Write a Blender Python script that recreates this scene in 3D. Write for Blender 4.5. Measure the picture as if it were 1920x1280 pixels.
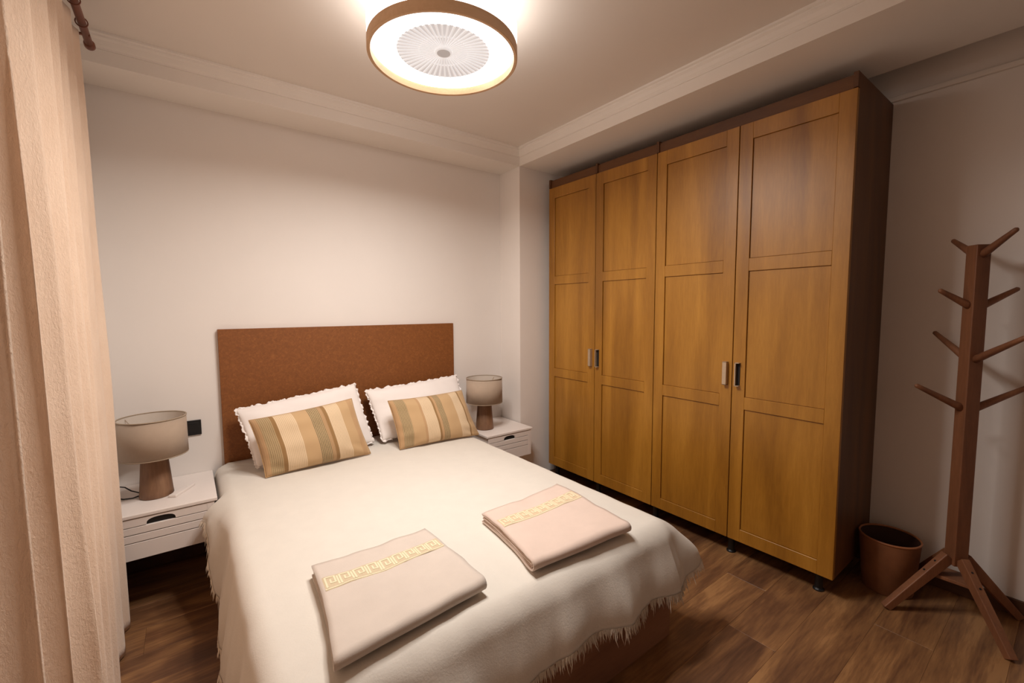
import bpy, bmesh, math, random
from mathutils import Vector, Matrix, noise
random.seed(7)
PI = math.pi
scene = bpy.context.scene
COL = scene.collection
for o in list(bpy.data.objects): bpy.data.objects.remove(o)

# ------------------------------------------------------------------ camera
YAW, PITCH, ROLL, FPX = 0.6448, -0.0746, -0.005, 816.2264
fw = Vector((math.sin(YAW)*math.cos(PITCH), math.cos(YAW)*math.cos(PITCH), math.sin(PITCH)))
rt = Vector((math.cos(YAW), -math.sin(YAW), 0)); up = rt.cross(fw)
r2 = rt*math.cos(ROLL) + up*math.sin(ROLL); u2 = -rt*math.sin(ROLL) + up*math.cos(ROLL)
cd = bpy.data.cameras.new('camera'); cd.sensor_width = 36; cd.lens = FPX/1920*36; cd.clip_start = .02
cam = bpy.data.objects.new('camera', cd); COL.objects.link(cam)
cam.matrix_world = Matrix(((r2.x, u2.x, -fw.x, -2.1325), (r2.y, u2.y, -fw.y, -2.9936), (r2.z, u2.z, -fw.z, 1.3843), (0, 0, 0, 1)))
scene.camera = cam
# ------------------------------------------------------------------ light and exposure
LAMP = (-1.252, -1.378)
LAMP_STRENGTH = 3.2        # what the milky diffuser itself shows
AREA_POWER = 35.0           # the area lights added just below the ring, all together
LAMP_COL = (1.0, .95, .90)
w = bpy.data.worlds.new('world'); scene.world = w; w.use_nodes = True
w.node_tree.nodes['Background'].inputs[0].default_value = (.9, .8, .7, 1)
w.node_tree.nodes['Background'].inputs[1].default_value = .05
vs = scene.view_settings
vs.view_transform = 'Standard'; vs.look = 'None'; vs.gamma = 1; vs.use_curve_mapping = False
vs.exposure = 0.0
for k in range(18):      # area lights added below the ceiling lamp's ring to carry its output, facing down
    ld = bpy.data.lights.new('lamp_area_light', 'AREA'); ld.shape = 'DISK'; ld.size = .066; ld.energy = AREA_POWER/18; ld.color = (1.0, .945, .885); ld.spread = math.radians(168)
    lo = bpy.data.objects.new('lamp_area_light', ld); COL.objects.link(lo)
    lo.location = (LAMP[0]+.224*math.cos(2*PI*k/18), LAMP[1]+.224*math.sin(2*PI*k/18), 2.376+.003)

# ------------------------------------------------------------------ materials
def srgb(r, g, b):
    f = lambda c: ((c/255+.055)/1.055)**2.4 if c > 10 else c/255/12.92
    return (f(r), f(g), f(b), 1)
class NT:
    def __init__(s, name):
        s.m = bpy.data.materials.new(name); s.m.use_nodes = True
        s.t = s.m.node_tree; s.b = s.t.nodes['Principled BSDF']
    def n(s, kind, **kw):
        x = s.t.nodes.new(kind)
        for k, v in kw.items():
            if k.startswith('i_'):
                key = k[2:]; key = int(key) if key.isdigit() else key.replace('_', ' ')
                x.inputs[key].default_value = v
            else: setattr(x, k, v)
        return x
    def l(s, a, b): s.t.links.new(a, b)
    def ramp(s, fac, stops, interp='LINEAR'):
        r = s.n('ShaderNodeValToRGB'); cr = r.color_ramp; cr.interpolation = interp
        cr.elements[0].position, cr.elements[0].color = stops[0]
        cr.elements[1].position, cr.elements[1].color = stops[-1]
        for p, c in stops[1:-1]: e = cr.elements.new(p); e.color = c
        s.l(fac, r.inputs[0]); return r.outputs[0]
    def coords(s, scale=(1, 1, 1), kind='Object', rnd=False):
        tc = s.n('ShaderNodeTexCoord'); mp = s.n('ShaderNodeMapping'); mp.inputs['Scale'].default_value = scale
        s.l(tc.outputs[kind], mp.inputs[0])
        if rnd:
            oi = s.n('ShaderNodeObjectInfo'); mu = s.n('ShaderNodeMath', operation='MULTIPLY', i_1=37.0)
            s.l(oi.outputs['Random'], mu.inputs[0]); s.l(mu.outputs[0], mp.inputs['Location'])
        return mp.outputs[0]
    def noise(s, vec, scale, detail=4, rough=.55, dist=0):
        x = s.n('ShaderNodeTexNoise', i_Scale=scale, i_Detail=detail, i_Roughness=rough, i_Distortion=dist)
        s.l(vec, x.inputs['Vector']); return x.outputs['Fac']
    def bump(s, h, strength=.2, dist=.002):
        x = s.n('ShaderNodeBump', i_Strength=strength, i_Distance=dist); s.l(h, x.inputs['Height'])
        s.l(x.outputs[0], s.b.inputs['Normal'])
def plain(name, col, rough=.6, metal=0, nscale=0, var=.06, bump=0, bdist=.001):
    t = NT(name); t.b.inputs['Roughness'].default_value = rough; t.b.inputs['Metallic'].default_value = metal
    v = t.coords()
    f = t.noise(v, nscale or 20)
    a = tuple(c*(1-var) for c in col[:3])+(1,); b = tuple(min(1, c*(1+var)) for c in col[:3])+(1,)
    t.l(t.ramp(f, [(.3, a), (.7, b)]), t.b.inputs['Base Color'])
    if bump: t.bump(t.noise(v, (nscale or 20)*6, 5, .6), bump, bdist)
    return t.m
def wood(name, c1, c2, c3, axis='Z', rough=.45, fine=9., rnd=False, coat=0):
    t = NT(name); b = t.b; b.inputs['Roughness'].default_value = rough
    long_, cross = .35, 3.2
    sc = {'X': (long_, cross, cross), 'Y': (cross, long_, cross), 'Z': (cross, cross, long_)}[axis]
    v = t.coords(sc, rnd=rnd)
    big = t.noise(v, 2.2, 3, .5, .6); fin = t.noise(v, fine*4, 6, .65, .2)
    mx = t.n('ShaderNodeMath', operation='MULTIPLY_ADD', i_1=.35); t.l(fin, mx.inputs[0]); t.l(big, mx.inputs[2])
    t.l(t.ramp(mx.outputs[0], [(.45, c1), (.66, c2), (.9, c3)]), b.inputs['Base Color'])
    if coat: b.inputs['Coat Weight'].default_value = coat; b.inputs['Coat Roughness'].default_value = .35
    t.bump(fin, .12, .0006); return t.m
M = {}
M['wall'] = plain('painted_plaster', srgb(236, 228, 222), .85, nscale=3, var=.012, bump=.10, bdist=.002)
M['ceiling'] = plain('ceiling_paint', srgb(230, 220, 211), .9, nscale=3, var=.012, bump=.06)
M['trim'] = plain('trim_paint', srgb(238, 230, 222), .7, nscale=5, var=.01)
M['base'] = wood('dark_baseboard', srgb(60, 36, 22), srgb(82, 52, 33), srgb(100, 66, 42), 'Y')
M['plank'] = None
t = NT('laminate_oak'); t.b.inputs['Roughness'].default_value = .42
v = t.coords((.55, 3.0, 1), rnd=True)
big = t.noise(v, 3.0, 4, .55, .9); fin = t.noise(t.coords((1.2, 14, 1), rnd=True), 7, 6, .6, .3)
mx = t.n('ShaderNodeMath', operation='MULTIPLY_ADD', i_1=.45); t.l(fin, mx.inputs[0]); t.l(big, mx.inputs[2])
oi = t.n('ShaderNodeObjectInfo'); ma = t.n('ShaderNodeMath', operation='MULTIPLY_ADD', i_1=.16); t.l(oi.outputs['Random'], ma.inputs[0]); t.l(mx.outputs[0], ma.inputs[2])
t.l(t.ramp(ma.outputs[0], [(.5, srgb(78, 50, 33)), (.72, srgb(108, 73, 48)), (.9, srgb(140, 100, 64)), (1.05, srgb(162, 119, 77))]), t.b.inputs['Base Color'])
t.bump(fin, .1, .0005); M['plank'] = t.m
M['subfloor'] = plain('dark_underlay', srgb(35, 22, 14), .8)
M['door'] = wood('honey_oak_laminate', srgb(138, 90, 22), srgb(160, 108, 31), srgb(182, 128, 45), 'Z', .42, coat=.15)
M['carc'] = wood('oak_carcass_shaded', srgb(76, 44, 21), srgb(92, 56, 26), srgb(106, 67, 32), 'Z', .5)  # oak darker than the doors; shade of the unlit end is in the colour
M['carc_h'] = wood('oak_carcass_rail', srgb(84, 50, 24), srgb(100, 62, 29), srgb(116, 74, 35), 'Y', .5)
M['nickel'] = plain('brushed_nickel', srgb(196, 176, 152), .38, .55, 60)
M['black'] = plain('black_plastic', srgb(14, 13, 15), .45)
M['board'] = None
t = NT('cork_brown_fibreboard'); t.b.inputs['Roughness'].default_value = .62
v = t.coords((1, 1, 1)); a = t.noise(v, 2.5, 2, .5); c = t.noise(v, 60, 6, .8, 1.0)
mx = t.n('ShaderNodeMath', operation='MULTIPLY_ADD', i_1=.8); t.l(c, mx.inputs[0]); mx.inputs[2].default_value = .25
t.l(t.ramp(mx.outputs[0], [(.5, srgb(116, 66, 26)), (.66, srgb(130, 76, 31)), (.84, srgb(156, 98, 48))]), t.b.inputs['Base Color']); t.bump(c, .15, .001)
M['board'] = t.m
M['white'] = plain('white_lacquer', srgb(236, 226, 220), .38, nscale=4, var=.01)
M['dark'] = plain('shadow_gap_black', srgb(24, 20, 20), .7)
def fabric(name, c, var=.04, scale=300, bump=.3, bd=.0012, rough=.9):
    t = NT(name); t.b.inputs['Roughness'].default_value = rough; t.b.inputs['Sheen Weight'].default_value = .15
    v = t.coords(); f = t.noise(v, 12, 4, .6); g = t.noise(v, scale, 3, .7)
    a = tuple(x*(1-var) for x in c[:3])+(1,); b = tuple(min(1, x*(1+var)) for x in c[:3])+(1,)
    t.l(t.ramp(f, [(.3, a), (.7, b)]), t.b.inputs['Base Color']); t.bump(g, bump, bd); return t.m
M['spread'] = fabric('cream_woven_cotton', srgb(219, 212, 202), .02, 160, .35, .002)
M['fringe'] = fabric('cream_cotton_fringe', srgb(230, 219, 204), .03)
M['pillow'] = fabric('white_cotton', srgb(244, 236, 232), .01, 400, .1)
M['towel1'] = fabric('greige_towel_cotton', srgb(208, 195, 184), .03, 350, .4, .0015)
M['towel2'] = fabric('rose_beige_towel_cotton', srgb(218, 196, 183), .03, 350, .4, .0015)
M['band1'] = fabric('tan_woven_band', srgb(204, 186, 156), .03)
M['band2'] = fabric('sand_woven_band', srgb(212, 188, 156), .03)
M['key'] = fabric('cream_embroidery', srgb(232, 219, 188), .02)
M['mattress'] = fabric('mattress_ticking', srgb(208, 198, 186), .03)
M['shade'] = fabric('taupe_linen_shade', srgb(176, 155, 136), .05, 500, .4)
M['shade_in'] = fabric('shade_lining', srgb(214, 202, 190), .02)
M['lampwood'] = wood('walnut_lamp_base', srgb(92, 64, 46), srgb(124, 90, 66), srgb(150, 114, 86), 'Z', .5)
M['rack'] = wood('rack_brown_wood', srgb(104, 64, 42), srgb(126, 80, 52), srgb(148, 98, 66), 'Z', .55)
M['basket'] = plain('brown_leatherette', srgb(136, 88, 56), .72, nscale=14, var=.15, bump=.2)
M['bedbox'] = wood('brown_bed_box', srgb(118, 80, 58), srgb(144, 100, 74), srgb(164, 120, 90), 'X', .5)
t = NT('curtain_chenille'); t.b.inputs['Roughness'].default_value = .95; t.b.inputs['Sheen Weight'].default_value = .3
v = t.coords((1, 1, .35)); f = t.noise(v, 14, 5, .6); g = t.noise(t.coords((1, 1, .5)), 170, 4, .75, .5)
t.l(t.ramp(f, [(.3, srgb(226, 195, 169)), (.7, srgb(235, 207, 183))]), t.b.inputs['Base Color']); t.bump(g, .7, .004)
M['curtain'] = t.m
M['rod'] = wood('reddish_rod_wood', srgb(96, 48, 30), srgb(120, 64, 40), srgb(140, 78, 50), 'Y')
def emis(name, col, st, alb=.85):
    t = NT(name); t.b.inputs['Base Color'].default_value = (alb, alb*.97, alb*.95, 1)
    t.b.inputs['Emission Color'].default_value = tuple(col)+(1,); t.b.inputs['Emission Strength'].default_value = st; return t.m
M['diffuser'] = emis('lamp_diffuser', LAMP_COL, LAMP_STRENGTH)
M['glow'] = emis('lamp_body_glow', LAMP_COL, 4.0)
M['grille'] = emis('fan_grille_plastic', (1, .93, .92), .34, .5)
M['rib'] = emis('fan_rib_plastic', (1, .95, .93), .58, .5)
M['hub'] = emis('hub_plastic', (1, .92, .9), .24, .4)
M['ringwood'] = wood('pale_wood_ring', srgb(196, 158, 120), srgb(214, 176, 136), srgb(226, 190, 152), 'X', .5)
def stripes(name, stops, lines):
    t = NT(name); t.b.inputs['Roughness'].default_value = .9; t.b.inputs['Sheen Weight'].default_value = .15
    tc = t.n('ShaderNodeTexCoord'); sx = t.n('ShaderNodeSeparateXYZ'); t.l(tc.outputs['UV'], sx.inputs[0])
    base = t.ramp(sx.outputs['X'], stops, 'CONSTANT')
    amp = t.ramp(sx.outputs['X'], lines, 'CONSTANT')
    m1 = t.n('ShaderNodeMath', operation='MULTIPLY', i_1=2*PI*64); t.l(sx.outputs['X'], m1.inputs[0])
    sn = t.n('ShaderNodeMath', operation='SINE'); t.l(m1.outputs[0], sn.inputs[0])
    gt = t.n('ShaderNodeMath', operation='GREATER_THAN', i_1=.35); t.l(sn.outputs[0], gt.inputs[0])
    nz = t.noise(tc.outputs['UV'], 70, 2)
    m2 = t.n('ShaderNodeMath', operation='MULTIPLY'); t.l(gt.outputs[0], m2.inputs[0]); t.l(nz, m2.inputs[1])
    sp = t.n('ShaderNodeSeparateColor'); t.l(amp, sp.inputs[0])
    m3 = t.n('ShaderNodeMath', operation='MULTIPLY'); t.l(m2.outputs[0], m3.inputs[0]); t.l(sp.outputs[0], m3.inputs[1])
    mix = t.n('ShaderNodeMix', data_type='RGBA'); t.l(m3.outputs[0], mix.inputs['Factor'])
    t.l(base, mix.inputs['A']); mix.inputs['B'].default_value = srgb(98, 86, 62)
    t.l(mix.outputs['Result'], t.b.inputs['Base Color'])
    t.bump(t.noise(t.coords(), 350, 3, .7), .3, .001); return t.m
TAN, CREAM, OLV, SND, GRN = srgb(196, 162, 120), srgb(224, 197, 162), srgb(150, 115, 72), srgb(188, 151, 110), srgb(180, 154, 114)
def g(x): return (x, x, x, 1)
M['stripe1'] = stripes('striped_cushion_cloth_a', [(0, SND), (.05, GRN), (.155, OLV), (.19, CREAM), (.36, TAN), (.50, GRN), (.60, SND), (.635, OLV), (.67, CREAM), (.815, TAN), (.92, SND), (.97, TAN)],
    [(0, g(.3)), (.05, g(1.)), (.155, g(0)), (.19, g(.42)), (.36, g(0)), (.50, g(1.5)), (.60, g(.6)), (.635, g(0)), (.67, g(.42)), (.815, g(0))])
M['stripe2'] = stripes('striped_cushion_cloth_b', [(0, SND), (.05, GRN), (.16, TAN), (.30, SND), (.325, CREAM), (.475, OLV), (.50, SND), (.53, GRN), (.60, TAN), (.765, CREAM), (.885, OLV), (.905, TAN)],
    [(0, g(0)), (.05, g(1.3)), (.16, g(0)), (.325, g(.5)), (.475, g(0)), (.53, g(1.4)), (.60, g(0)), (.765, g(.45)), (.885, g(0)), (.93, g(.4))])

# ------------------------------------------------------------------ helpers
def link(name, mesh, mat, parent=None, smooth=False):
    o = bpy.data.objects.new(name, mesh); COL.objects.link(o)
    if mat and not mesh.materials: mesh.materials.append(mat)
    if parent: o.parent = parent
    if smooth:
        for p in mesh.polygons: p.use_smooth = True
    return o
def obj(name, bm, mat, parent=None, smooth=False):
    bmesh.ops.recalc_face_normals(bm, faces=bm.faces[:])
    me = bpy.data.meshes.new(name); bm.to_mesh(me); bm.free(); me.materials.append(mat)
    if parent:
        off = parent.matrix_basis.translation
        me.transform(Matrix.Translation(-total_off(parent)))
    return link(name, me, mat, parent, smooth)
def total_off(p):
    v = Vector((0, 0, 0))
    while p: v += p.location; p = p.parent
    return v
def tag(o, label=None, cat=None, group=None, kind=None):
    for k, v in (('label', label), ('category', cat), ('group', group), ('kind', kind)):
        if v: o[k] = v
    return o
def thing(name, loc, label, cat, group=None):
    o = bpy.data.objects.new(name, None); COL.objects.link(o); o.location = loc; o.empty_display_size = .1
    return tag(o, label, cat, group)
def top_mesh(o, loc):   # give a single-mesh thing an origin of its own
    o.data.transform(Matrix.Translation(-Vector(loc))); o.location = loc; return o
def bx(bm, a, b, bevel=0, segs=2):
    a, b = Vector(a), Vector(b)
    r = bmesh.ops.create_cube(bm, size=1); vs_ = r['verts']
    c = (a+b)/2; s = b-a
    for v_ in vs_: v_.co = Vector((v_.co.x*s.x, v_.co.y*s.y, v_.co.z*s.z))+c
    if bevel:
        es = list({e for v_ in vs_ for e in v_.link_edges})
        bmesh.ops.bevel(bm, geom=es, offset=bevel, segments=segs, affect='EDGES', profile=.5)
    return bm
def box(name, a, b, mat, parent=None, bevel=0, segs=2):
    a, b = [min(x, y) for x, y in zip(a, b)], [max(x, y) for x, y in zip(a, b)]
    return obj(name, bx(bmesh.new(), a, b, bevel, segs), mat, parent)
def lathe(bm, c, prof, n=64, closed=False):
    rings = []
    for r, z in prof:
        rings.append([bm.verts.new((c[0]+r*math.cos(2*PI*i/n), c[1]+r*math.sin(2*PI*i/n), z)) for i in range(n)])
    pairs = list(zip(rings, rings[1:])) + ([(rings[-1], rings[0])] if closed else [])
    for A, B in pairs:
        for i in range(n): bm.faces.new((A[i], A[(i+1) % n], B[(i+1) % n], B[i]))
    return rings
def capring(bm, ring): bm.faces.new(ring)
def beam(bm, p, q, w1, h1, w2=None, h2=None, upv=(0, 0, 1), bevel=0):
    p, q = Vector(p), Vector(q); d = (q-p).normalized(); s = d.cross(Vector(upv))
    if s.length < 1e-4: s = Vector((1, 0, 0))
    s.normalize(); u = s.cross(d).normalized(); w2 = w2 or w1; h2 = h2 or h1
    vs_ = []
    for c, ww, hh in ((p, w1, h1), (q, w2, h2)):
        for a, b in ((-1, -1), (1, -1), (1, 1), (-1, 1)): vs_.append(bm.verts.new(c+s*a*ww/2+u*b*hh/2))
    fs = [(0, 1, 2, 3), (7, 6, 5, 4), (0, 4, 5, 1), (1, 5, 6, 2), (2, 6, 7, 3), (3, 7, 4, 0)]
    F = [bm.faces.new([vs_[i] for i in f]) for f in fs]
    if bevel:
        es = list({e for f in F for e in f.edges}); bmesh.ops.bevel(bm, geom=es, offset=bevel, segments=2, affect='EDGES', profile=.5)
    return bm
def tube(bm, pts, rad, n=10, cap=True):
    pts = [Vector(p) for p in pts]; rings = []
    for i, p in enumerate(pts):
        d = (pts[min(i+1, len(pts)-1)]-pts[max(i-1, 0)]).normalized()
        a = d.cross(Vector((0, 0, 1)))
        if a.length < 1e-3: a = Vector((1, 0, 0))
        a.normalize(); b = d.cross(a)
        r = rad(i/(len(pts)-1)) if callable(rad) else rad
        rings.append([bm.verts.new(p+a*r*math.cos(2*PI*k/n)+b*r*math.sin(2*PI*k/n)) for k in range(n)])
    for A, B in zip(rings, rings[1:]):
        for k in range(n): bm.faces.new((A[k], A[(k+1) % n], B[(k+1) % n], B[k]))
    if cap: bm.faces.new(rings[0]); bm.faces.new(rings[-1][::-1])
    return bm
def N(x, y=0, z=0): return noise.noise(Vector((x, y, z)))

# ------------------------------------------------------------------ room shell
XL, XR, YB, YF, ZC, ZS = -2.47, .7944, 0., -4.6, 2.612, 2.485
D2 = .266
def struct(o, label=None): return tag(o, label, kind='structure')
fl = struct(box('floor', (XL-.1, YF-.1, -.06), (XR+.1, YB+.1, -.008), M['subfloor']), 'floor of brown wood-look laminate planks')
W = .192
masters = {}
def plank_mesh(L):
    k = round(L, 3)
    if k not in masters:
        bm = bx(bmesh.new(), (-L/2+.0002, -W/2+.0002, -.0085), (L/2-.0002, W/2-.0002, 0), .0006, 1)
        bmesh.ops.recalc_face_normals(bm, faces=bm.faces[:])
        me = bpy.data.meshes.new('plank'); bm.to_mesh(me); bm.free(); me.materials.append(M['plank']); masters[k] = me
    return masters[k]
rows = int(math.ceil((YB-YF)/W))
for r in range(rows):
    y = YB-W/2-r*W; x = XL-(.37*r % 1.25); 
    while x < XR:
        a, b = max(x, XL), min(x+1.25, XR)
        if b-a > .05:
            p = link('plank', plank_mesh(b-a), None, fl); p.location = ((a+b)/2, y, 0)
        x += 1.25
def wallbox(name, a, b, label): return struct(box(name, a, b, M['wall']), label)
wallbox('wall_back', (XL-.1, YB, -.05), (XR+.1, YB+.1, ZC+.1), 'white back wall behind the headboard')
wallbox('wall_left', (XL-.1, YF, -.05), (XL, YB, ZC+.1), 'white wall behind the curtain')
wallbox('wall_right', (XR, YF, -.05), (XR+.1, YB, ZC+.1), 'white wall behind the coat rack')
wallbox('wall_front', (XL-.1, YF-.1, -.05), (XR+.1, YF, ZC+.1), 'white wall behind the viewer')
wallbox('wall_pillar', (0, -D2, -.0), (XR, YB, ZC), 'white corner pillar between bedside table and wardrobe')
struct(box('ceiling', (XL-.1, YF-.1, ZC), (XR+.1, YB+.1, ZC+.1), M['ceiling']), 'white ceiling with a lowered border')
struct(box('trim_1', (XL, -D2, ZS), (0, YB, ZC), M['trim']), 'lowered ceiling beam along the back wall')
struct(box('trim_2', (0, YF, ZS), (.564, -D2, ZC), M['trim']), 'lowered ceiling beam above the wardrobe')
# stepped crown moulding on the beam faces (profile: distance out from face, height)
prof = [(0, 2.548), (.006, 2.548), (.006, 2.556), (.014, 2.566), (.020, 2.582), (.030, 2.590), (.030, 2.598), (.040, 2.602), (.040, ZC)]
def crown(name, axis, label):
    bm = bmesh.new(); A = []; B = []
    for d, z in prof+[(0, ZC)]:
        if axis == 'x': A.append(bm.verts.new((XL, -D2-d, z))); B.append(bm.verts.new((-d, -D2-d, z)))
        else: A.append(bm.verts.new((-d, YF, z))); B.append(bm.verts.new((-d, -D2-d, z)))
    for i in range(len(A)-1): bm.faces.new((A[i], A[i+1], B[i+1], B[i]))
    bm.faces.new(A); bm.faces.new(B)
    return struct(obj(name, bm, M['trim']), label)
crown('trim_3', 'x', 'stepped plaster crown moulding over the back wall')
crown('trim_4', 'y', 'stepped plaster crown moulding over the wardrobe side')
struct(box('trim_5', (XR-.018, YF, 2.415), (XR, -D2, 2.44), M['trim'], bevel=.004), 'narrow moulding high on the wall behind the coat rack')
struct(box('baseboard_right', (XR-.012, YF, 0), (XR, -D2, .075), M['base'], bevel=.003), 'dark brown baseboard')
struct(box('baseboard_back', (XL, YB-.012, 0), (0, YB, .075), M['base'], bevel=.003), 'dark brown baseboard')
struct(box('baseboard_left', (XL, YF, 0), (XL+.012, YB-.012, .075), M['base'], bevel=.003), 'dark brown baseboard')
struct(box('baseboard_front', (XL+.012, YF, 0), (XR-.012, YF+.012, .075), M['base'], bevel=.003), 'dark brown baseboard')

# ------------------------------------------------------------------ wardrobe
XW = .2475; Y0 = -.33; DT = .022; ZB, ZT, ZTOP = .10, 2.335, 2.405
wd = thing('wardrobe', ((XW+XR)/2, -1.33, 0), 'tall honey oak wardrobe with four framed doors on short black feet', 'wardrobe')
xb = XR-.004
for k in range(5):
    y = Y0-.5*k
    if k == 3: continue
    lo, hi = (y-.009, y+.009) if k in (1, 2) else ((y, y+.018) if k == 4 else (y-.018, y))
    if k == 4: lo, hi = y-.001, y+.018
    if k == 0: lo, hi = y-.018, y
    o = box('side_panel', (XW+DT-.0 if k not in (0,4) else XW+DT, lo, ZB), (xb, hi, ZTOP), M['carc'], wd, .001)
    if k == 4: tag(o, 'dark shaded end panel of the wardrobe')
    # front lip of the panel above the doors
    box('top_post', (XW+.002, lo, ZT+.004), (XW+DT, hi, ZTOP), M['carc'], wd, .0008)
for y1, y2 in ((Y0-.018, Y0-.491), (Y0-.509, Y0-.991), (Y0-1.009, Y0-1.982)):
    box('top_rail', (XW+.012, y2, ZT+.004), (XW+.03, y1, ZTOP-.012), M['carc_h'], wd)
box('top_panel', (XW+.03, Y0-1.982, ZTOP-.018), (xb, Y0-.018, ZTOP), M['carc_h'], wd)
box('bottom_panel', (XW+DT, Y0-1.982, ZB), (xb, Y0-.018, ZB+.018), M['carc_h'], wd)
box('back_panel', (xb-.008, Y0-1.982, ZB), (xb, Y0-.018, ZTOP-.02), M['carc'], wd)
for k in range(4):
    ya, yb = Y0-.5*k-.0022, Y0-.5*(k+1)+.0022
    if k == 3: yb -= .003
    slab = bmesh.new()
    bx(slab, (XW+.011, yb, ZB), (XW+DT, ya, ZT))
    fb = .0012
    S = .066
    for a, b in (((XW, yb, ZB), (XW+.0112, yb+S, ZT)), ((XW, ya-S, ZB), (XW+.0112, ya, ZT)),
                 ((XW, yb+S, ZT-.083), (XW+.0112, ya-S, ZT)), ((XW, yb+S, ZB), (XW+.0112, ya-S, ZB+.07)),
                 ((XW, yb+S, 1.577), (XW+.0112, ya-S, 1.643)), ((XW, yb+S, .838), (XW+.0112, ya-S, .905))):
        bx(slab, a, b, fb, 1)
    dr = obj('door', slab, M['door'], wd)
    for z1, z2 in ((ZB+.07, .838), (.905, 1.577), (1.643, ZT-.083)):
        box('door_panel', (XW+.0075, yb+S+.0025, z1+.0025), (XW+.0115, ya-S-.0025, z2-.0025), M['door'], dr)
    # C-shaped pull beside the seam; its closed side looks to the middle of the door
    sgn = 1 if k in (0, 2) else -1          # +1: the seam is on the -y side
    yc = (yb+.031) if sgn == 1 else (ya-.031)
    hb = bmesh.new(); z1, z2 = .962, 1.090
    seam = -sgn                          # side of the pull that faces the seam, where it is closed
    ys = yc+seam*.011; wd_ = .022 if sgn == 1 else .006
    a_, b_ = sorted((ys, ys-seam*wd_))
    bx(hb, (XW-.024, a_, z1), (XW-.021, b_, z2), .0006, 1)
    a_, b_ = sorted((ys, ys-seam*.003))
    bx(hb, (XW-.0215, a_, z1), (XW, b_, z2), .0005, 1)
    bx(hb, (XW-.0240, yc-.011, z2-.004), (XW, yc+.011, z2), .0006, 1)
    bx(hb, (XW-.0240, yc-.011, z1), (XW, yc+.011, z1+.004), .0006, 1)
    obj('handle', hb, M['nickel'], dr)
    box('handle_shadow', (XW-.003, yc-.0095, z1+.004), (XW-.0004, yc+.0095, z2-.004), M['dark'], dr)  # black plate on the door, standing in for the shade behind the pull
for x in (XW+.055, XR-.07):
    for y in (Y0-.05, Y0-.5, Y0-1.0, Y0-1.5, Y0-1.93):
        bm = bmesh.new(); R = lathe(bm, (x, y), [(.024, 0), (.024, .006), (.017, .012), (.017, .075), (.026, .085), (.026, ZB)], 20)
        capring(bm, R[0][::-1]); capring(bm, R[-1]); obj('foot', bm, M['black'], wd)

# ------------------------------------------------------------------ bed
BX0, BX1, BY0, BY1, BZ = -2.025, -.535, -.05, -1.985, .50
bed = thing('bed', ((BX0+BX1)/2, -1, 0), 'double bed with brown wooden storage base under a cream bedspread', 'bed')
bb = bmesh.new()
box('side_rail', (BX0+.012, BY1+.02, .0), (BX0+.037, BY0, .235), M['bedbox'], bed, .002)
box('side_rail', (BX1-.037, BY1+.02, .0), (BX1-.012, BY0, .235), M['bedbox'], bed, .002)
box('foot_board', (BX0+.012, BY1-.005, .0), (BX1-.012, BY1+.02, .235), M['bedbox'], bed, .002)
box('platform', (BX0+.037, BY1+.02, .195), (BX1-.037, BY0, .225), M['bedbox'], bed)
box('mattress', (BX0+.02, BY1+.02, .262), (BX1-.02, BY0, BZ-.012), M['mattress'], bed, .045, 5)
box('gap_shadow', (BX0+.05, BY1+.045, .225), (BX1-.05, BY0, .262), M['dark'], bed)  # black filler standing in for the shade in the gap under the mattress
hb = box('headboard', (-1.985, -.028, .30), (-.47, -.002, 1.277), M['board'], None, .0015)
tag(top_mesh(hb, (-1.23, -.015, .30)), 'wide plain brown fibreboard headboard against the back wall', 'headboard')

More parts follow.
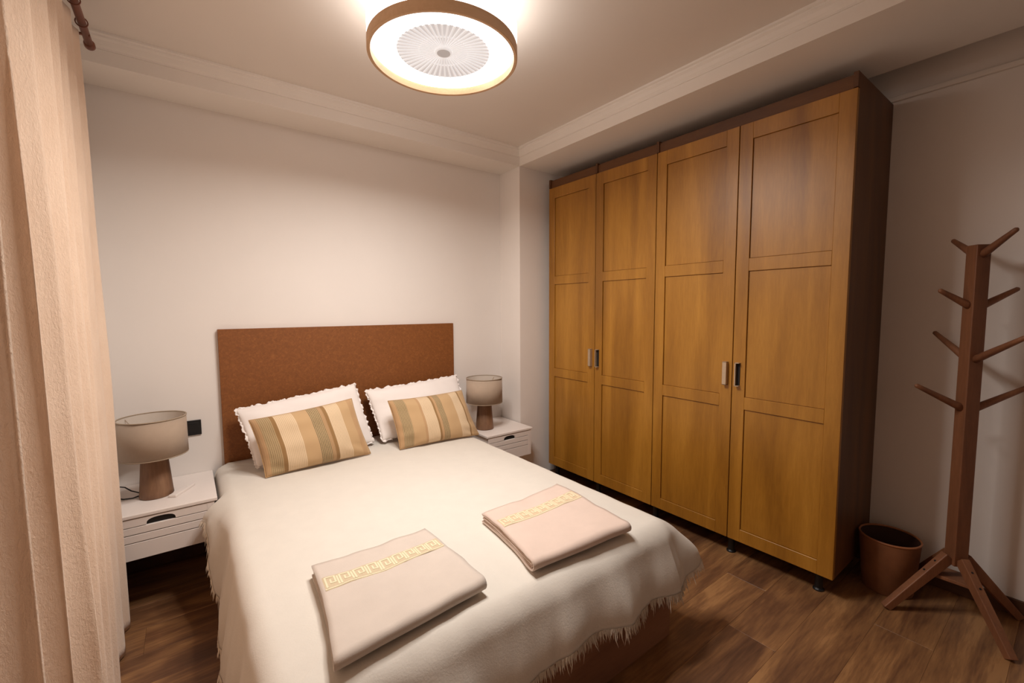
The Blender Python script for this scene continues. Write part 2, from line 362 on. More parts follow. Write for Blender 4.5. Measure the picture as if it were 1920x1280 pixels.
# bedspread: closed perimeter, each point with its own drop and flare
def spread():
    R = .062
    x0, x1, y0, y1 = BX0-.008, BX1+.008, -.04, BY1-.01
    cr = .07
    pts = []      # (pos, outward normal, side, local param)
    def seg(p, q, nrm, side, n):
        for i in range(n): 
            f = i/n; pts.append((Vector((p[0]+(q[0]-p[0])*f, p[1]+(q[1]-p[1])*f)), Vector(nrm), side, f))
    def arc(c, a0, a1, side, n):
        for i in range(n):
            f = i/n; a = a0+(a1-a0)*f; d = Vector((math.cos(a), math.sin(a))); pts.append((Vector(c)+d*cr, d, side, f))
    seg((x0, y0), (x0, y1+cr), (-1, 0), 'L', 260)
    arc((x0+cr, y1+cr), PI, 1.5*PI, 'LF', 40)
    seg((x0+cr, y1), (x1-cr, y1), (0, -1), 'F', 240)
    arc((x1-cr, y1+cr), 1.5*PI, 2*PI, 'FR', 40)
    seg((x1, y1+cr), (x1, y0), (1, 0), 'R', 220)
    seg((x1, y0), (x0, y0), (0, 1), 'B', 60)
    bm = bmesh.new(); n = len(pts); HJ = 26; TJ = 22
    rows_ = []; hem = []
    for i, (p, nr, sd, f) in enumerate(pts):
        # drop and flare
        if sd == 'L':  g_ = max(0, min(1, (f-.27)/.2)); H = .13+.25*g_*g_*(3-2*g_)+.03*N(f*5, 1); F = (.045+.03*math.exp(-((f-.28)/.06)**2)+.02*N(f*9, 4))*max(0, min(1, (f-.222)/.03))
        elif sd == 'LF': H = .38-.09*f; F = .05+.05*math.sin(PI*f)
        elif sd == 'F': H = .245+.016*N(f*6, 7)-.03*math.exp(-((f-.6)/.2)**2)+.03*max(0, f-.75)*4*.5; F = .068+.03*N(f*6, 2)+.05*max(0, f-.9)*8*.4
        elif sd == 'FR': H = .262-.085*f*f; F = .076+.075*math.exp(-((f-.72)/.2)**2)
        elif sd == 'R': H = .177+.065*min(1, f/.12)+.02*N(f*6, 9)*min(1, f/.1); F = .030*math.exp(-f/.10)+.035+.02*N(f*9, 6)
        else: H = .0; F = 0
        e = min(f, 1-f)
        if sd == 'B': H = .0
        if sd == 'L': H *= min(1, .12+f/.05) if f < .05 else 1
        if sd == 'R': H *= min(1, .12+(1-f)/.05) if f > .95 else 1
        col = []
        wl = i/n*60
        tanv = Vector((-nr.y, nr.x))
        # interior rings
        sp = Vector((-1.28, max(min(p.y, -.75), -1.3)))  # spine of the flat top
        inner = p-nr*R if sd != 'B' else Vector((min(max(p.x, x0+R), x1-R), p.y))
        for j in range(TJ):
            q = sp+(inner-sp)*(j/TJ) if j else sp
            wt = min(1, max(0, j-7)/7.0); z = BZ+.006+wt*(.0035*N(q.x*3, q.y*3, 2)+.0015*N(q.x*14, q.y*14))
            if j > TJ-4 and sd != 'B': z -= .001*(j-TJ+4)**1.5
            col.append(Vector((q.x, q.y, z)))
        if sd == 'B':
            for j in range(HJ): col.append(Vector((inner.x, inner.y-.0, BZ+.006-.002*j/HJ)))
        else:
            base_z = BZ+.006-.006
            al = R*PI/2
            for j in range(HJ):
                s = j/(HJ-1)*(H+al*.3)
                if s < al: a = s/R; off = R*math.sin(a); dz = R*(1-math.cos(a))
                else: off = R; dz = R+(s-al)
                ff = max(0, (s-.02)/max(H, .01)); ff = ff*ff*(3-2*min(ff, 1)) if ff < 1 else ff
                off += F*ff
                fz = max(0, min(1, (f-.222)/.03)) if sd == 'L' else 1
                fold = fz*(.010*math.sin(wl*2.1+2*N(wl*.4, 3))+.006*N(wl*1.9, s*6))*ff*(1.5 if sd in ('L', 'R', 'FR') else .8)
                off += fold
                bo = inner+nr*off
                lat = .006*N(wl*1.1, s*5, 8)*ff
                z = base_z-dz*(1-.03*ff)+.002*N(wl*1.3, s*12)
                col.append(Vector((bo.x+tanv.x*lat, bo.y+tanv.y*lat, z)))
        rows_.append(col)
        if sd != 'B': hem.append((col[-1].copy(), nr, (col[-1]-col[-4]).normalized()))
    V = [[bm.verts.new(c) for c in col] for col in rows_]
    bm.verts.ensure_lookup_table()
    bm.faces.new([V[i][2] for i in range(n)])
    for i in range(n):
        A, B = V[i], V[(i+1) % n]
        for j in range(2, len(A)-1): bm.faces.new((A[j], A[j+1], B[j+1], B[j]))
    bmesh.ops.delete(bm, geom=[v for v in bm.verts if not v.link_faces], context='VERTS')
    return bm, hem
bm, hem = spread()
bmesh.ops.recalc_face_normals(bm, faces=bm.faces[:])
sp_o = obj('bedspread', bm, M['spread'], None, True)
tag(top_mesh(sp_o, (-1.28, -1.0, BZ)), 'cream woven cotton bedspread with fringed hem covering the bed', 'bedspread')
sm = sp_o.modifiers.new('thickness', 'SOLIDIFY'); sm.thickness = .004; sm.offset = -1
bm = bmesh.new()
for i in range(0, len(hem)):
    for rep in range(4):
        p, nr, d = hem[i]; q = hem[min(i+1, len(hem)-1)][0]
        p = p.lerp(q, rep/4)
        if random.random() < .30+.9*N(i*.21, 3): continue
        L = random.uniform(.012, .042)*(1.0 if random.random() < .85 else 1.5)
        tv = Vector((-nr.y, nr.x, 0)); side = tv*random.uniform(-.35, .35)
        dirv = (d+side*.9+Vector((nr.x, nr.y, 0))*random.uniform(-.15, .35)+Vector((0, 0, -.35))).normalized()
        w_ = random.uniform(.0012, .0028)
        a = p+d*-.003; m_ = p+dirv*L*.55+tv*random.uniform(-.003, .003); e = m_+(dirv+tv*random.uniform(-.4, .4)+Vector((0, 0, -.2))).normalized()*L*.45
        pr = []
        for c, ww in ((a, w_), (m_, w_*.9)):
            pr.append([bm.verts.new(c+tv*ww), bm.verts.new(c-tv*ww*.5+Vector((nr.x, nr.y, 0))*ww), bm.verts.new(c-tv*ww*.5-Vector((nr.x, nr.y, 0))*ww)])
        t_ = bm.verts.new(e)
        for k in range(3):
            bm.faces.new((pr[0][k], pr[0][(k+1) % 3], pr[1][(k+1) % 3], pr[1][k])); bm.faces.new((pr[1][k], pr[1][(k+1) % 3], t_))
tag(obj('fringe', bm, M['fringe'], sp_o), kind='stuff')

# ------------------------------------------------------------------ pillows and cushions
def puff(bl, br, tr, tl, thick, nu=36, nv=26, pinch=.05, wr=.006, seed=0, back=.8, crease=0):
    bl, br, tr, tl = map(Vector, (bl, br, tr, tl)); nrm = (br-bl).cross(tl-bl).normalized()
    bm = bmesh.new(); uvl = bm.loops.layers.uv.new('UVMap')
    def P(u, v, s):
        eu, ev = 2*u-1, 2*v-1
        uu = .5+.5*eu*(1-pinch*(1-ev*ev)); vv = .5+.5*ev*(1-pinch*1.3*(1-eu*eu))
        p = bl*(1-uu)*(1-vv)+br*uu*(1-vv)+tr*uu*vv+tl*(1-uu)*vv
        h = (max(0, 1-abs(eu)**2.6)**.55)*(max(0, 1-abs(ev)**2.4)**.55)
        corner = (abs(eu)*abs(ev))**3
        wv = wr*N(u*4+seed, v*4, s)+wr*.7*N(u*9+seed, v*3, 5+s)*(abs(ev)+abs(eu))*.6
        wv += wr*1.3*abs(N((u+v)*5+seed, (u-v)*2, 9))*(abs(eu)**4+abs(ev)**4)*(h > .02)
        if crease:
            for cu, ph in ((0.10, .6), (.93, 2.5)):
                d_ = math.hypot((u-cu)*1.5, v-.06)
                wv -= crease*math.exp(-(d_/.20)**2)*(.5+.5*math.sin(26*(v*math.cos(ph)+abs(u-cu)*math.sin(ph))+3*N(u*3, v*3, seed)))
        return p+nrm*s*(thick/2*h*(1 if s > 0 else back)+wv*min(1, h*2))
    G = {}
    for s in (1, -1):
        for i in range(nu+1):
            for j in range(nv+1):
                edge = i in (0, nu) or j in (0, nv)
                if edge and s == -1: G[(i, j, -1)] = G[(i, j, 1)]; continue
                u = .5-.5*math.cos(PI*i/nu); v = .5-.5*math.cos(PI*j/nv)
                u = .5*u+.5*i/nu; v = .5*v+.5*j/nv
                G[(i, j, s)] = bm.verts.new(P(u, v, s))
                G[('uv', i, j)] = (u, v)
    for s in (1, -1):
        for i in range(nu):
            for j in range(nv):
                ks = [(i, j), (i+1, j), (i+1, j+1), (i, j+1)]
                if s < 0: ks = ks[::-1]
                try: f = bm.faces.new([G[(a, b, s)] for a, b in ks])
                except ValueError: continue
                for lp, (a, b) in zip(f.loops, ks): lp[uvl].uv = G[('uv', a, b)]
    edge = [P(i/60, 0, 1) for i in range(60)]+[P(1, i/40, 1) for i in range(40)]+[P(1-i/60, 1, 1) for i in range(60)]+[P(0, 1-i/40, 1) for i in range(40)]
    return bm, edge, nrm
def ruffle(edge, nrm, wdt, parent, seed, skip=()):
    bm = bmesh.new(); c = sum(edge, Vector())/len(edge); n = len(edge); rows_ = []
    for i in range(n*3):
        f = i/3; a = edge[int(f) % n].lerp(edge[(int(f)+1) % n], f-int(f))
        tg = (edge[(int(f)+1) % n]-edge[int(f) % n]).normalized(); o_ = tg.cross(nrm).normalized()
        if o_.dot(a-c) < 0: o_ = -o_
        wv = math.sin(i*.55+4*N(i*.09, seed)); ww = wdt*(.72+.55*N(i*.11, seed, 3)+.22*N(i*.37, seed, 7))
        cr_ = []
        for j in range(5):
            t_ = j/4; q = a+o_*(ww*t_-.008)+nrm*(wv*.007*t_+.003*N(i*.4, t_*3)); q.z = max(q.z, BZ+.011)
            cr_.append(bm.verts.new(q))
        rows_.append(cr_)
    for i in range(len(rows_)):
        A, B = rows_[i], rows_[(i+1) % len(rows_)]
        for j in range(4): bm.faces.new((A[j], A[j+1], B[j+1], B[j]))
    o = obj('ruffled_edge', bm, M['pillow'], parent, True)
    s = o.modifiers.new('t', 'SOLIDIFY'); s.thickness = .0015
    return o
def pillow(bl, br, tr, tl, label, seed, thick=.13):
    bm, edge, nrm = puff(bl, br, tr, tl, thick, 44, 30, .02, .009, seed)
    o = obj('pillow', bm, M['pillow'], None, True); c = (Vector(bl)+Vector(tr))/2
    top_mesh(o, c); tag(o, label, 'pillow', 'white pillows leaning on the headboard')
    ruffle(edge, nrm, .022, o, seed); return o
pillow((-1.855, -.315, .532), (-1.185, -.235, .528), (-1.255, -.10, .895), (-1.925, -.11, .822), 'white frilled pillow leaning on the headboard, on the left side of the bed', 3)
pillow((-1.135, -.255, .532), (-.46, -.255, .535), (-.492, -.10, .878), (-1.185, -.10, .842), 'white frilled pillow leaning on the headboard, on the wardrobe side of the bed', 8)
def cushion(bl, br, tr, tl, mat, label, seed):
    bm, e_, nrm = puff(bl, br, tr, tl, .15, 44, 30, .035, .009, seed, .5, .014)
    o = obj('cushion', bm, mat, None, True); top_mesh(o, (Vector(bl)+Vector(tr))/2)
    tag(o, label, 'cushion', 'striped cushions on the bed')
    bm = bmesh.new(); ring = e_+[e_[0]]
    tube(bm, ring, .0022, 6, False); obj('seam', bm, M['seam'], o, True)
M['seam'] = fabric('tan_seam', srgb(190, 152, 104))
cushion((-1.832, -.452, .514), (-1.266, -.41, .514), (-1.345, -.325, .848), (-1.885, -.33, .800), M['stripe1'], 'tan striped cushion in front of the left white pillow, nearer the curtain', 1)
cushion((-1.094, -.445, .514), (-.53, -.475, .514), (-.578, -.325, .808), (-1.12, -.325, .803), M['stripe2'], 'tan striped cushion in front of the white pillow next to the wardrobe-side lamp', 6)

# ------------------------------------------------------------------ towels
def towel(c_bl, c_br, c_fr, c_fl, mat, band, label, seed, bandv=(.27, .42)):
    """folded towel: corners are back-left, back-right, front-right, front-left of the top face"""
    cbl, cbr, cfr, cfl = [Vector((c[0], c[1])) for c in (c_bl, c_br, c_fr, c_fl)]
    def base(u, v):
        v += .022*math.sin(PI*u)*(1-v)+.008*N(u*3, v*2, seed); u += .02*math.sin(PI*v)*(1-u)+.008*N(v*4, u*2, seed+3)
        return cbl*(1-u)*(1-v)+cbr*u*(1-v)+cfr*u*v+cfl*(1-u)*v
    def topz(u, v):
        z = .0445+.004*N(u*2.2+seed, v*2.2)+.0028*N(u*6+seed, v*5, 4)+.0022*(1-abs(N(u*3+seed, v*6, 6))*3)
        z -= .006*max(0, 1-v/.12)**2+.003*max(0, 1-u/.06)**2
        return BZ+.0125+z-.006
    bm = bmesh.new()
    depth = (cfl-cbl).length
    def sheet(zt, zb_, vfront, vback, off, useg=28, rev=False):
        """U-shaped folded sheet; zt/zb_ heights above bed of the upper and lower run"""
        r = abs(zt-zb_)/2; prof_ = []
        for k in range(19): prof_.append((vback+(vfront-r/depth-vback)*k/18, zt, 'r'))
        for k in range(1, 8):
            a = PI*k/8; prof_.append((vfront-r/depth+math.sin(a)*r/depth, (zt+zb_)/2+math.cos(a)*r, 'r'))
        for k in range(19): prof_.append((vfront-r/depth-(vfront-r/depth-vback)*k/18, zb_, 'r'))
        V = []
        for i in range(useg+1):
            u = i/useg; col = []
            for v, z, _ in prof_:
                uu = u+off*(1 if u < .5 else -1)*abs(2*u-1)**3+.012*N(v*4, seed+zt*90)*(abs(2*u-1)**4)
                p = base(uu, v); k = z/.0445
                col.append(bm.verts.new((p.x, p.y, BZ+.0125+(topz(u, v)-BZ-.0125)*k+.0006*N(u*9, v*9, z*200))))
            V.append(col)
        for i in range(useg):
            for j in range(len(prof_)-1): bm.faces.new((V[i][j], V[i][j+1], V[i+1][j+1], V[i+1][j]))
    sheet(.0445, .003, 1.0, 0.0, 0)
    sheet(.0365, .0225, .955, .012, .006)
    sheet(.0195, .009, .95, .015, .010)
    o = obj('towel', bm, mat, None, True); cc = base(.5, .5)
    s = o.modifiers.new('t', 'SOLIDIFY'); s.thickness = .0055; s.offset = 0
    top_mesh(o, (cc.x, cc.y, BZ+.01)); tag(o, label, 'towel', 'folded towels on the bed')
    def surf(u, v, dz):
        p = base(u, v); return (p.x, p.y, topz(u, v)+.0031+dz)
    def strip(bm, poly, w_, dz, n=6, ext=True):
        L = (cbr-cbl).length
        for (u1, v1), (u2, v2) in zip(poly, poly[1:]):
            du, dv = u2-u1, v2-v1; hw = w_/L/2; hh = w_/depth/2
            if not ext: a = [(u1, v1), (u2, v2)]; off = (0, hh)
            elif abs(du) > abs(dv): a = [(u1-hw*(1 if du > 0 else -1), v1), (u2+hw*(1 if du > 0 else -1), v2)]; off = (0, hh)
            else: a = [(u1, v1-hh*(1 if dv > 0 else -1)), (u2, v2+hh*(1 if dv > 0 else -1))]; off = (hw, 0)
            prev = None
            for k in range(n+1):
                f = k/n; u = a[0][0]+(a[1][0]-a[0][0])*f; v = a[0][1]+(a[1][1]-a[0][1])*f
                cur = (bm.verts.new(surf(u-off[0], v-off[1], dz)), bm.verts.new(surf(u+off[0], v+off[1], dz)))
                if prev: bm.faces.new((prev[0], cur[0], cur[1], prev[1]))
                prev = cur
    v0, v1 = bandv; bm = bmesh.new()
    G = [[bm.verts.new(surf(.03+.955*a/60, v0+(v1-v0)*b/10, .0002)) for b in range(11)] for a in range(61)]
    for a in range(60):
        for b in range(10): bm.faces.new((G[a][b], G[a+1][b], G[a+1][b+1], G[a][b+1]))
    o1 = obj('woven_band', bm, band, o); s = o1.modifiers.new('t', 'SOLIDIFY'); s.thickness = .0008; s.offset = -1
    bm = bmesh.new(); n_ = 9; cw = .93/n_; hgt = v1-v0
    strip(bm, [(.035, v1-.012), (.98, v1-.012)], .0048, .0012, 60)
    for k in range(n_):
        ua = .045+k*cw; q = lambda a, b: (ua+a*cw, v0+hgt*(.12+.68*(1-b)))
        strip(bm, [q(.02, 0), q(.02, 1), q(.66, 1), q(.66, .34), q(.34, .34), q(.34, .66)], .0056, .0012)
        strip(bm, [q(.84, 0), q(.84, .9)], .0054, .0012)
    o2 = obj('key_embroidery', bm, M['key'], o, False); s = o2.modifiers.new('t', 'SOLIDIFY'); s.thickness = .001; s.offset = -1
    return o
towel((-1.838, -1.50), (-1.435, -1.505), (-1.425, -1.915), (-1.888, -1.955), M['towel1'], M['band1'], 'grey-beige folded towel with a clear cream key-pattern band, nearer the bed foot on the left', 2, (.24, .40))
towel((-1.195, -1.535), (-.745, -1.50), (-.785, -1.965), (-1.252, -1.935), M['towel2'], M['band2'], 'rose-beige folded towel with loose layered edge, on the wardrobe side of the bed', 11, (.24, .40))

# ------------------------------------------------------------------ bedside tables
def bedside(x0, x1, yf, label, hx, ztop=.47):
    t = thing('nightstand', ((x0+x1)/2, yf/2, .258), label, 'nightstand', 'white bedside tables')
    yb = -.002; zb_ = .258
    box('top', (x0, yf, ztop-.017), (x1, yb, ztop), M['white'], t, .003)
    bm = bmesh.new(); e = .012
    bx(bm, (x0+e, yf+.018, zb_), (x0+e+.016, yb, ztop-.017)); bx(bm, (x1-e-.016, yf+.018, zb_), (x1-e, yb, ztop-.017))
    bx(bm, (x0+e+.016, yf+.018, zb_), (x1-e-.016, yb, zb_+.014)); bx(bm, (x0+e+.016, yb-.01, zb_+.014), (x1-e-.016, yb, ztop-.017))
    obj('body', bm, M['white'], t)
    box('drawer_shadow', (x0+e+.016, yf+.03, zb_+.014), (x1-e-.016, yf+.036, ztop-.017), M['dark'], t)  # black sheet standing in for the shade inside the drawer
    xa, xc = x0+e+.001, x1-e-.001
    st = .03
    dr = box('drawer', (xa, yf+.0175, zb_+.003), (xc, yf+.0295, ztop-.0205), M['dark'], t)  # backing painted black as the shade in the slat grooves and finger hole
    box('stile', (xa, yf+.004, zb_+.002), (xa+.012, yf+.0175, ztop-.02), M['white'], dr, .001, 1)
    box('stile', (xc-st, yf+.004, zb_+.002), (xc, yf+.0175, ztop-.02), M['white'], dr, .001, 1)
    sa, sb = xa+.012, xc-st
    # top slat with an arched finger hole in its lower edge
    z1, z2 = .4145, ztop-.0205; hw = .053; hh = .027
    bm = bmesh.new(); outl = [(sa, z1), (hx-hw, z1)]
    for k in range(1, 16):
        a = PI*(1-k/16); outl.append((hx+hw*math.copysign(abs(math.cos(a))**.75, math.cos(a)), z1+hh*math.sin(a)**.7))
    outl += [(hx+hw, z1), (sb, z1), (sb, z2), (sa, z2)]
    F = [bm.verts.new((x, yf+.004, z)) for x, z in outl]; f = bm.faces.new(F)
    r = bmesh.ops.extrude_face_region(bm, geom=[f]); 
    for v_ in r['geom']:
        if isinstance(v_, bmesh.types.BMVert): v_.co.y += .013
    bmesh.ops.triangulate(bm, faces=[f_ for f_ in bm.faces if len(f_.verts) > 4])
    obj('slat', bm, M['white'], dr)
    for za, zb2 in ((.3785, .4105), (.3415, .3745), (zb_+.002, .3375)):
        box('slat', (sa, yf+.004, za), (sb, yf+.017, zb2), M['white'], dr, .0012, 1)
    return t
bedside(-2.452, -2.044, -.46, 'white slatted bedside table holding the remote, half hidden by the curtain', -2.262)
bedside(-.435, -.012, -.435, 'white slatted bedside table in the corner next to the pillar and wardrobe', -.232)

# ------------------------------------------------------------------ table lamps
def lamp(x, y, z0, label):
    t = thing('table_lamp', (x, y, z0), label, 'lamp', 'bedside lamps')
    bm = bmesh.new(); R = lathe(bm, (x, y), [(.066, z0+.001), (.069, z0+.006), (.0665, z0+.03), (.053, z0+.205), (.050, z0+.208)], 48)
    capring(bm, R[0][::-1]); capring(bm, R[-1]); obj('base', bm, M['lampwood'], t, True)
    bm = bmesh.new(); lathe(bm, (x, y), [(.006, z0+.205), (.006, z0+.235), (.017, z0+.235), (.017, z0+.285), (.006, z0+.287)], 20)
    obj('bulb_holder', bm, M['black'], t, True)
    zs_, zt_ = z0+.207, z0+.392; Rr = .136
    bm = bmesh.new(); lathe(bm, (x, y), [(Rr+.002, zs_), (Rr, zt_), (Rr-.0025, zt_), (Rr-.0005, zs_)], 72, True)
    sh = obj('lamp_shade', bm, M['shade'], t, True)
    bm = bmesh.new(); lathe(bm, (x, y), [(Rr-.0012, zs_+.003), (Rr-.0030, zt_-.003)], 72); ln = obj('shade_lining', bm, M['shade_in'], sh, True)
    for zz in (zs_, zt_):
        bm = bmesh.new(); lathe(bm, (x, y), [(Rr-.003, zz-.0022), (Rr+.0024, zz-.0022), (Rr+.0024, zz+.0022), (Rr-.003, zz+.0022)], 72, True)
        obj('shade_rim', bm, M['shade_edge'], sh, True)
    bm = bmesh.new()
    for k in range(3):
        a = k*2*PI/3+.4; tube(bm, [(x+.012*math.cos(a), y+.012*math.sin(a), z0+.235), (x+(Rr-.002)*math.cos(a), y+(Rr-.002)*math.sin(a), zt_-.012)], .0015, 6)
    obj('shade_carrier', bm, M['nickel'], t, True)
    return t
M['shade_edge'] = fabric('shade_edge_tape', srgb(166, 147, 125), .04)
l1 = lamp(-2.283, -.245, .47, 'table lamp with taupe drum shade beside the curtain and black switch')
l2 = lamp(-.325, -.235, .47, 'table lamp with taupe drum shade in the corner by the pillar')
bm = bmesh.new()
tube(bm, [(-2.330, -.205, .476), (-2.355, -.18, .478), (-2.385, -.16, .488), (-2.41, -.13, .502), (-2.435, -.09, .498), (-2.460, -.06, .474), (-2.461, -.05, .40)], .003, 8)
tube(bm, [(-2.345, -.215, .4745), (-2.375, -.235, .4745), (-2.41, -.225, .4745), (-2.44, -.19, .4745)], .003, 8)
bx(bm, (-2.352, -.235, .4715), (-2.335, -.200, .484), .003)
obj('power_cord', bm, M['black'], l1, True)
rm = bmesh.new(); bx(rm, (-.018, -.078, 0), (.018, .078, .013), .003); 
ro = obj('remote_control', rm, M['white'], None); ro.location = (-2.182, -.268, .4702); ro.rotation_euler = (0, 0, -.53)
tag(ro, 'slim white remote lying on the bedside table at the foot of the lamp', 'remote')
bm2 = bmesh.new(); lathe(bm2, (0, .045), [(.0, .0136), (.009, .0136), (.009, .013)], 20)
me = bpy.data.meshes.new('button'); bm2.to_mesh(me); bm2.free(); me.materials.append(M['trim']); link('button', me, None, ro)
# wall switch
sw = thing('wall_switch', (-2.122, 0, .73), 'square black switch plate on the wall between the lamp and headboard', 'switch')
box('plate', (-2.160, -.009, .688), (-2.084, -.0005, .772), M['black'], sw, .0025)
box('rocker', (-2.148, -.0115, .70), (-2.096, -.0085, .76), M['black'], sw, .0015)

# ------------------------------------------------------------------ ceiling fan lamp
LX, LY = LAMP; c = (LX, LY); Rl = .291; ZL = 2.376
fan = thing('ceiling_fan_light', (LX, LY, ZC), 'round ceiling lamp with white glowing ring, pale wood rim and fan grille', 'ceiling light')
bm = bmesh.new(); R = lathe(bm, c, [(Rl-.012, ZL+.039), (Rl+.001, ZL+.041), (Rl+.002, ZL+.125), (Rl-.015, ZL+.15), (Rl-.05, ZL+.165), (.14, ZL+.17), (.14, ZC)], 96); capring(bm, R[-1])
obj('body', bm, M['glow'], fan, True)
bm = bmesh.new(); lathe(bm, c, [(Rl, ZL), (Rl+.003, ZL+.002), (Rl+.003, ZL+.040), (Rl-.010, ZL+.040), (Rl-.010, ZL+.002)], 96, True)
obj('wood_rim', bm, M['ringwood'], fan)
bm = bmesh.new(); lathe(bm, c, [(.182, ZL+.029), (.184, ZL+.026), (Rl-.018, ZL+.026), (Rl-.011, ZL+.032)], 96)
obj('light_ring', bm, M['diffuser'], fan, True)
bm = bmesh.new(); R = lathe(bm, c, [(.182, ZL+.029), (.178, ZL+.032), (.10, ZL+.036), (.03, ZL+.038)], 96); capring(bm, R[-1]); 
obj('fan_grille', bm, M['grille'], fan, True)
bm = bmesh.new()
for k in range(48):
    a = 2*PI*k/48; ca, sa = math.cos(a), math.sin(a)
    beam(bm, (LX+.036*ca, LY+.036*sa, ZL+.0365), (LX+.180*ca, LY+.180*sa, ZL+.029), .0035, .006, .007, .006)
o = obj('grille_ribs', bm, M['rib'], fan)
for rr in (.095,):
    bm = bmesh.new(); lathe(bm, c, [(rr, ZL+.034), (rr+.002, ZL+.030), (rr+.004, ZL+.034)], 72); obj('grille_ring', bm, M['rib'], fan)
bm = bmesh.new(); R = lathe(bm, c, [(.036, ZL+.037), (.034, ZL+.028), (.028, ZL+.027)], 40); capring(bm, R[-1]); hb_ = obj('hub_ring', bm, M['rib'], fan)
bm = bmesh.new(); R = lathe(bm, c, [(.027, ZL+.0275), (.026, ZL+.0255)], 40); capring(bm, R[-1]); obj('hub_cap', bm, M['hub'], fan)

# ------------------------------------------------------------------ coat rack
RX, RY = .58, -2.69
rk = thing('coat_rack', (RX, RY, 0), 'brown wooden tree coat rack with eight pegs and splayed legs beside the basket', 'coat rack')
def rot_post(bm, z1, z2, h1, h2):
    vs_ = []
    for z, h in ((z1, h1), (z2, h2)):
        for k in range(4):
            a = k*PI/2; vs_.append(bm.verts.new((RX+h*math.cos(a), RY+h*math.sin(a), z)))
    for k in range(4): bm.faces.new((vs_[k], vs_[(k+1) % 4], vs_[4+(k+1) % 4], vs_[4+k]))
    bm.faces.new(vs_[:4][::-1]); F = bm.faces.new(vs_[4:])
    bmesh.ops.bevel(bm, geom=bm.edges[:], offset=.003, segments=2, affect='EDGES', profile=.5)
bm = bmesh.new(); rot_post(bm, .235, 1.645, .039, .038); obj('post', bm, M['rack'], rk)
q2 = 2**-.5
for (L, z0, z1, dx, dy) in ((.13, 1.615, 1.688, 1, 1), (.155, 1.61, 1.689, -1, -1), (.135, 1.395, 1.460, -1, 1), (.155, 1.39, 1.464, 1, -1),
                            (.198, 1.165, 1.268, 1, 1), (.221, 1.165, 1.271, -1, -1), (.202, .950, 1.044, -1, 1), (.237, .945, 1.053, 1, -1)):
    bm = bmesh.new(); d = Vector((dx*q2, dy*q2, 0)); a = Vector((RX, RY, z0-.008))+d*.018; b = Vector((RX, RY, z1-.006))+d*L
    pts = [a.lerp(b, k/7) for k in range(8)]
    tube(bm, pts+[b+(b-a).normalized()*.006], lambda f: .0165*(1-.5*f) if f < .95 else .0045, 12)
    obj('peg', bm, M['rack'], rk, True)
for dx, dy in ((-1, 1), (-1, -1), (1, 1), (1, -1)):
    bm = bmesh.new(); d = Vector((dx*q2, dy*q2, 0))
    a = Vector((RX, RY, .268))+d*.030; b = Vector((RX, RY, .004))+d*(.272 if dx < 0 else .262)
    beam(bm, a, b, .032, .046, .030, .034, bevel=.003)
    for v_ in bm.verts: v_.co.z = max(v_.co.z, .0)
    lg = obj('leg', bm, M['rack'], rk)
    if dx < 0:
        ax = (b-a).normalized(); sd = ax.cross(Vector((0, 0, 1))).normalized(); upn = sd.cross(ax).normalized()
        for f in (.15, .32):
            bm = bmesh.new(); p = a.lerp(b, f)+upn*.0215
            tube(bm, [p, p+upn*.0016], .0045, 10); obj('screw', bm, M['black'], lg)
bm = bmesh.new(); bx(bm, (RX-.055, RY-.055, .165), (RX+.055, RY+.055, .18), .002)
obj('brace_plate', bm, M['rack'], rk)

# ------------------------------------------------------------------ waste basket
bc = (.59, -2.458)
bk = thing('waste_basket', (bc[0], bc[1], 0), 'round tapered brown leatherette waste basket between wardrobe and coat rack', 'basket')
bm = bmesh.new(); R = lathe(bm, bc, [(.096, .001), (.099, .004), (.118, .262)], 64); capring(bm, R[0][::-1])
obj('body', bm, M['basket'], bk, True)
bm = bmesh.new(); R = lathe(bm, bc, [(.1165, .262), (.0960, .008)], 64); capring(bm, R[-1]); obj('shaded_inside', bm, plain('shaded_inside_brown', srgb(62, 34, 22), .8), bk, True)  # inner wall coloured dark brown to hold the shade inside the basket
bm = bmesh.new(); lathe(bm, bc, [(.113, .2585), (.1195, .2585), (.1205, .2625), (.1185, .267), (.1135, .267), (.112, .2625)], 64, True); obj('rim', bm, M['basket_rim'] if 'basket_rim' in M else plain('rim_leather', srgb(158, 100, 64), .5), bk, True)

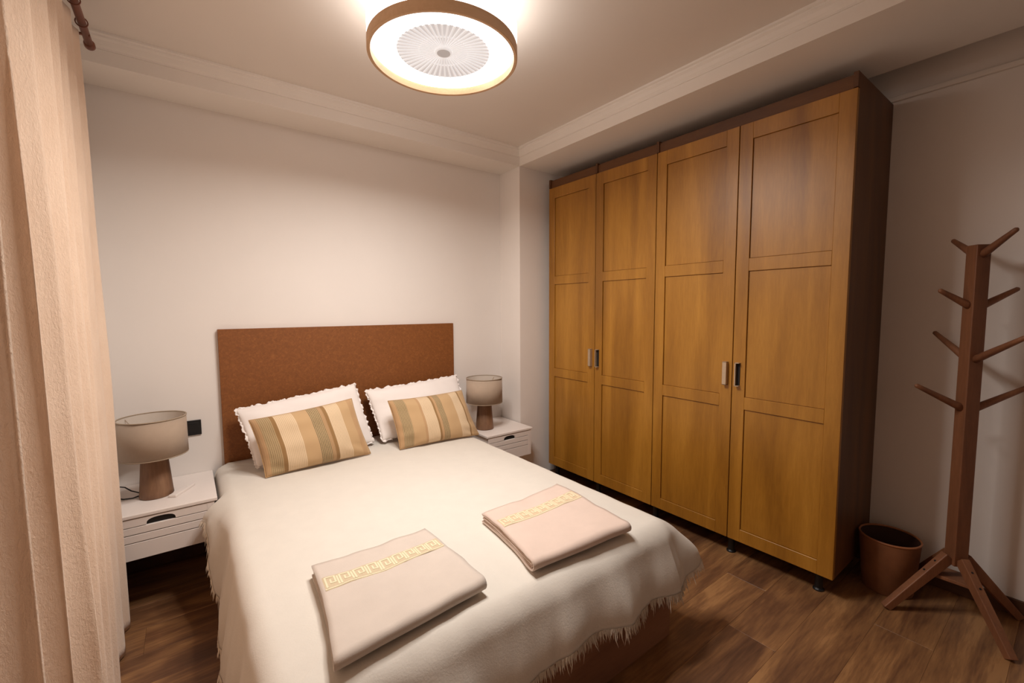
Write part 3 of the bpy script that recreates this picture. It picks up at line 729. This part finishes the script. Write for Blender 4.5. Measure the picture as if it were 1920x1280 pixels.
# ------------------------------------------------------------------ curtain and rod
cur = thing('curtain', (-2.40, -1.6, 0), 'floor-length cream chenille curtain hanging in soft folds at the left edge', 'curtain')
crests = [-.53, -.72, -.95, -1.12, -1.31, -1.54, -1.78, -1.97, -2.17, -2.38, -2.60, -2.83, -3.05, -3.28]
amps = [.022, .020, .028, .034, .046, .064, .060, .064, .06, .06, .06, .06, .06, .06]
def curtain_bm():
    bm = bmesh.new(); cols = []; NZ = 60
    prev = None; samples = []
    # phase runs one turn per fold
    for k in range(len(crests)-1):
        for j in range(16): samples.append(k+j/16)
    samples.append(len(crests)-1)
    for s in [-.35, -.2, -.1]+samples:
        k = max(0, min(int(s), len(crests)-2)); f = s-k
        col = []
        for m_ in range(NZ+1):
            z = .008+(2.440-.008)*m_/NZ; h = z/2.440
            y = crests[k]+(crests[k+1]-crests[k])*f
            am = amps[k]+(amps[k+1]-amps[k])*f
            am *= 1.12-.35*h+.25*N(s*.7, z*.7, 3)
            ph = 2*PI*(s+.10*N(s*.6, z*.9, 5))
            x = -2.402+.002*0+am*(.5+.5*math.cos(ph)) - .014
            # overhang: the crest leans towards the window end so it hides the trough behind
            y += .032*math.sin(ph)*(am/.06)
            # top of the free end is drawn in, the bottom flares
            if s < 2: y -= (.10*h**2)*(1-max(0, s)/2)
            x += .006*N(s*3, z*1.3)+.004*(1-h)
            if h < .06: y += .01*N(s*5, 2)
            if s < 0: x = -2.402-.02+(.0 if s > -.3 else -.012)+.012*(s+.35)
            x = max(x, -2.452)
            col.append(bm.verts.new((x, y, z+(.006*N(s*2, 9) if m_ == 0 else 0))))
        cols.append(col)
    for A, B in zip(cols, cols[1:]):
        for j in range(NZ): bm.faces.new((A[j], A[j+1], B[j+1], B[j]))
    return bm
co = obj('cloth', curtain_bm(), M['curtain'], cur, True)
s = co.modifiers.new('t', 'SOLIDIFY'); s.thickness = .003; s.offset = 0
rod = thing('curtain_rod', (-2.40, -1.9, 2.47), 'reddish wooden curtain rod end showing above the curtain', 'curtain rod')
for k in range(19):
    y = -.66-.15*k; bm = bmesh.new(); pts = [(-2.385+.0175*math.cos(a*PI/10), y, 2.462+.0175*math.sin(a*PI/10)) for a in range(21)]
    tube(bm, pts, .0022, 6, False); obj('curtain_ring', bm, M['rod'], rod, True)
bm = bmesh.new(); tube(bm, [(-2.385, -3.6, 2.462), (-2.385, -.50, 2.462)], .013, 16); obj('pole', bm, M['rod'], rod, True)
bm = bmesh.new(); tube(bm, [(-2.385, -.505, 2.462), (-2.385, -.495, 2.462), (-2.385, -.475, 2.462), (-2.385, -.462, 2.462)], lambda f: [.014, .018, .018, .010][round(f*3)], 16); obj('finial', bm, M['rod'], rod, True)
for y in (-.58, -3.5):
    bm = bmesh.new(); bx(bm, (XL+.001, y-.012, 2.43), (XL+.008, y+.012, 2.50), .002); bx(bm, (XL+.008, y-.006, 2.452), (-2.372, y+.006, 2.458)); obj('bracket', bm, M['rod'], rod)
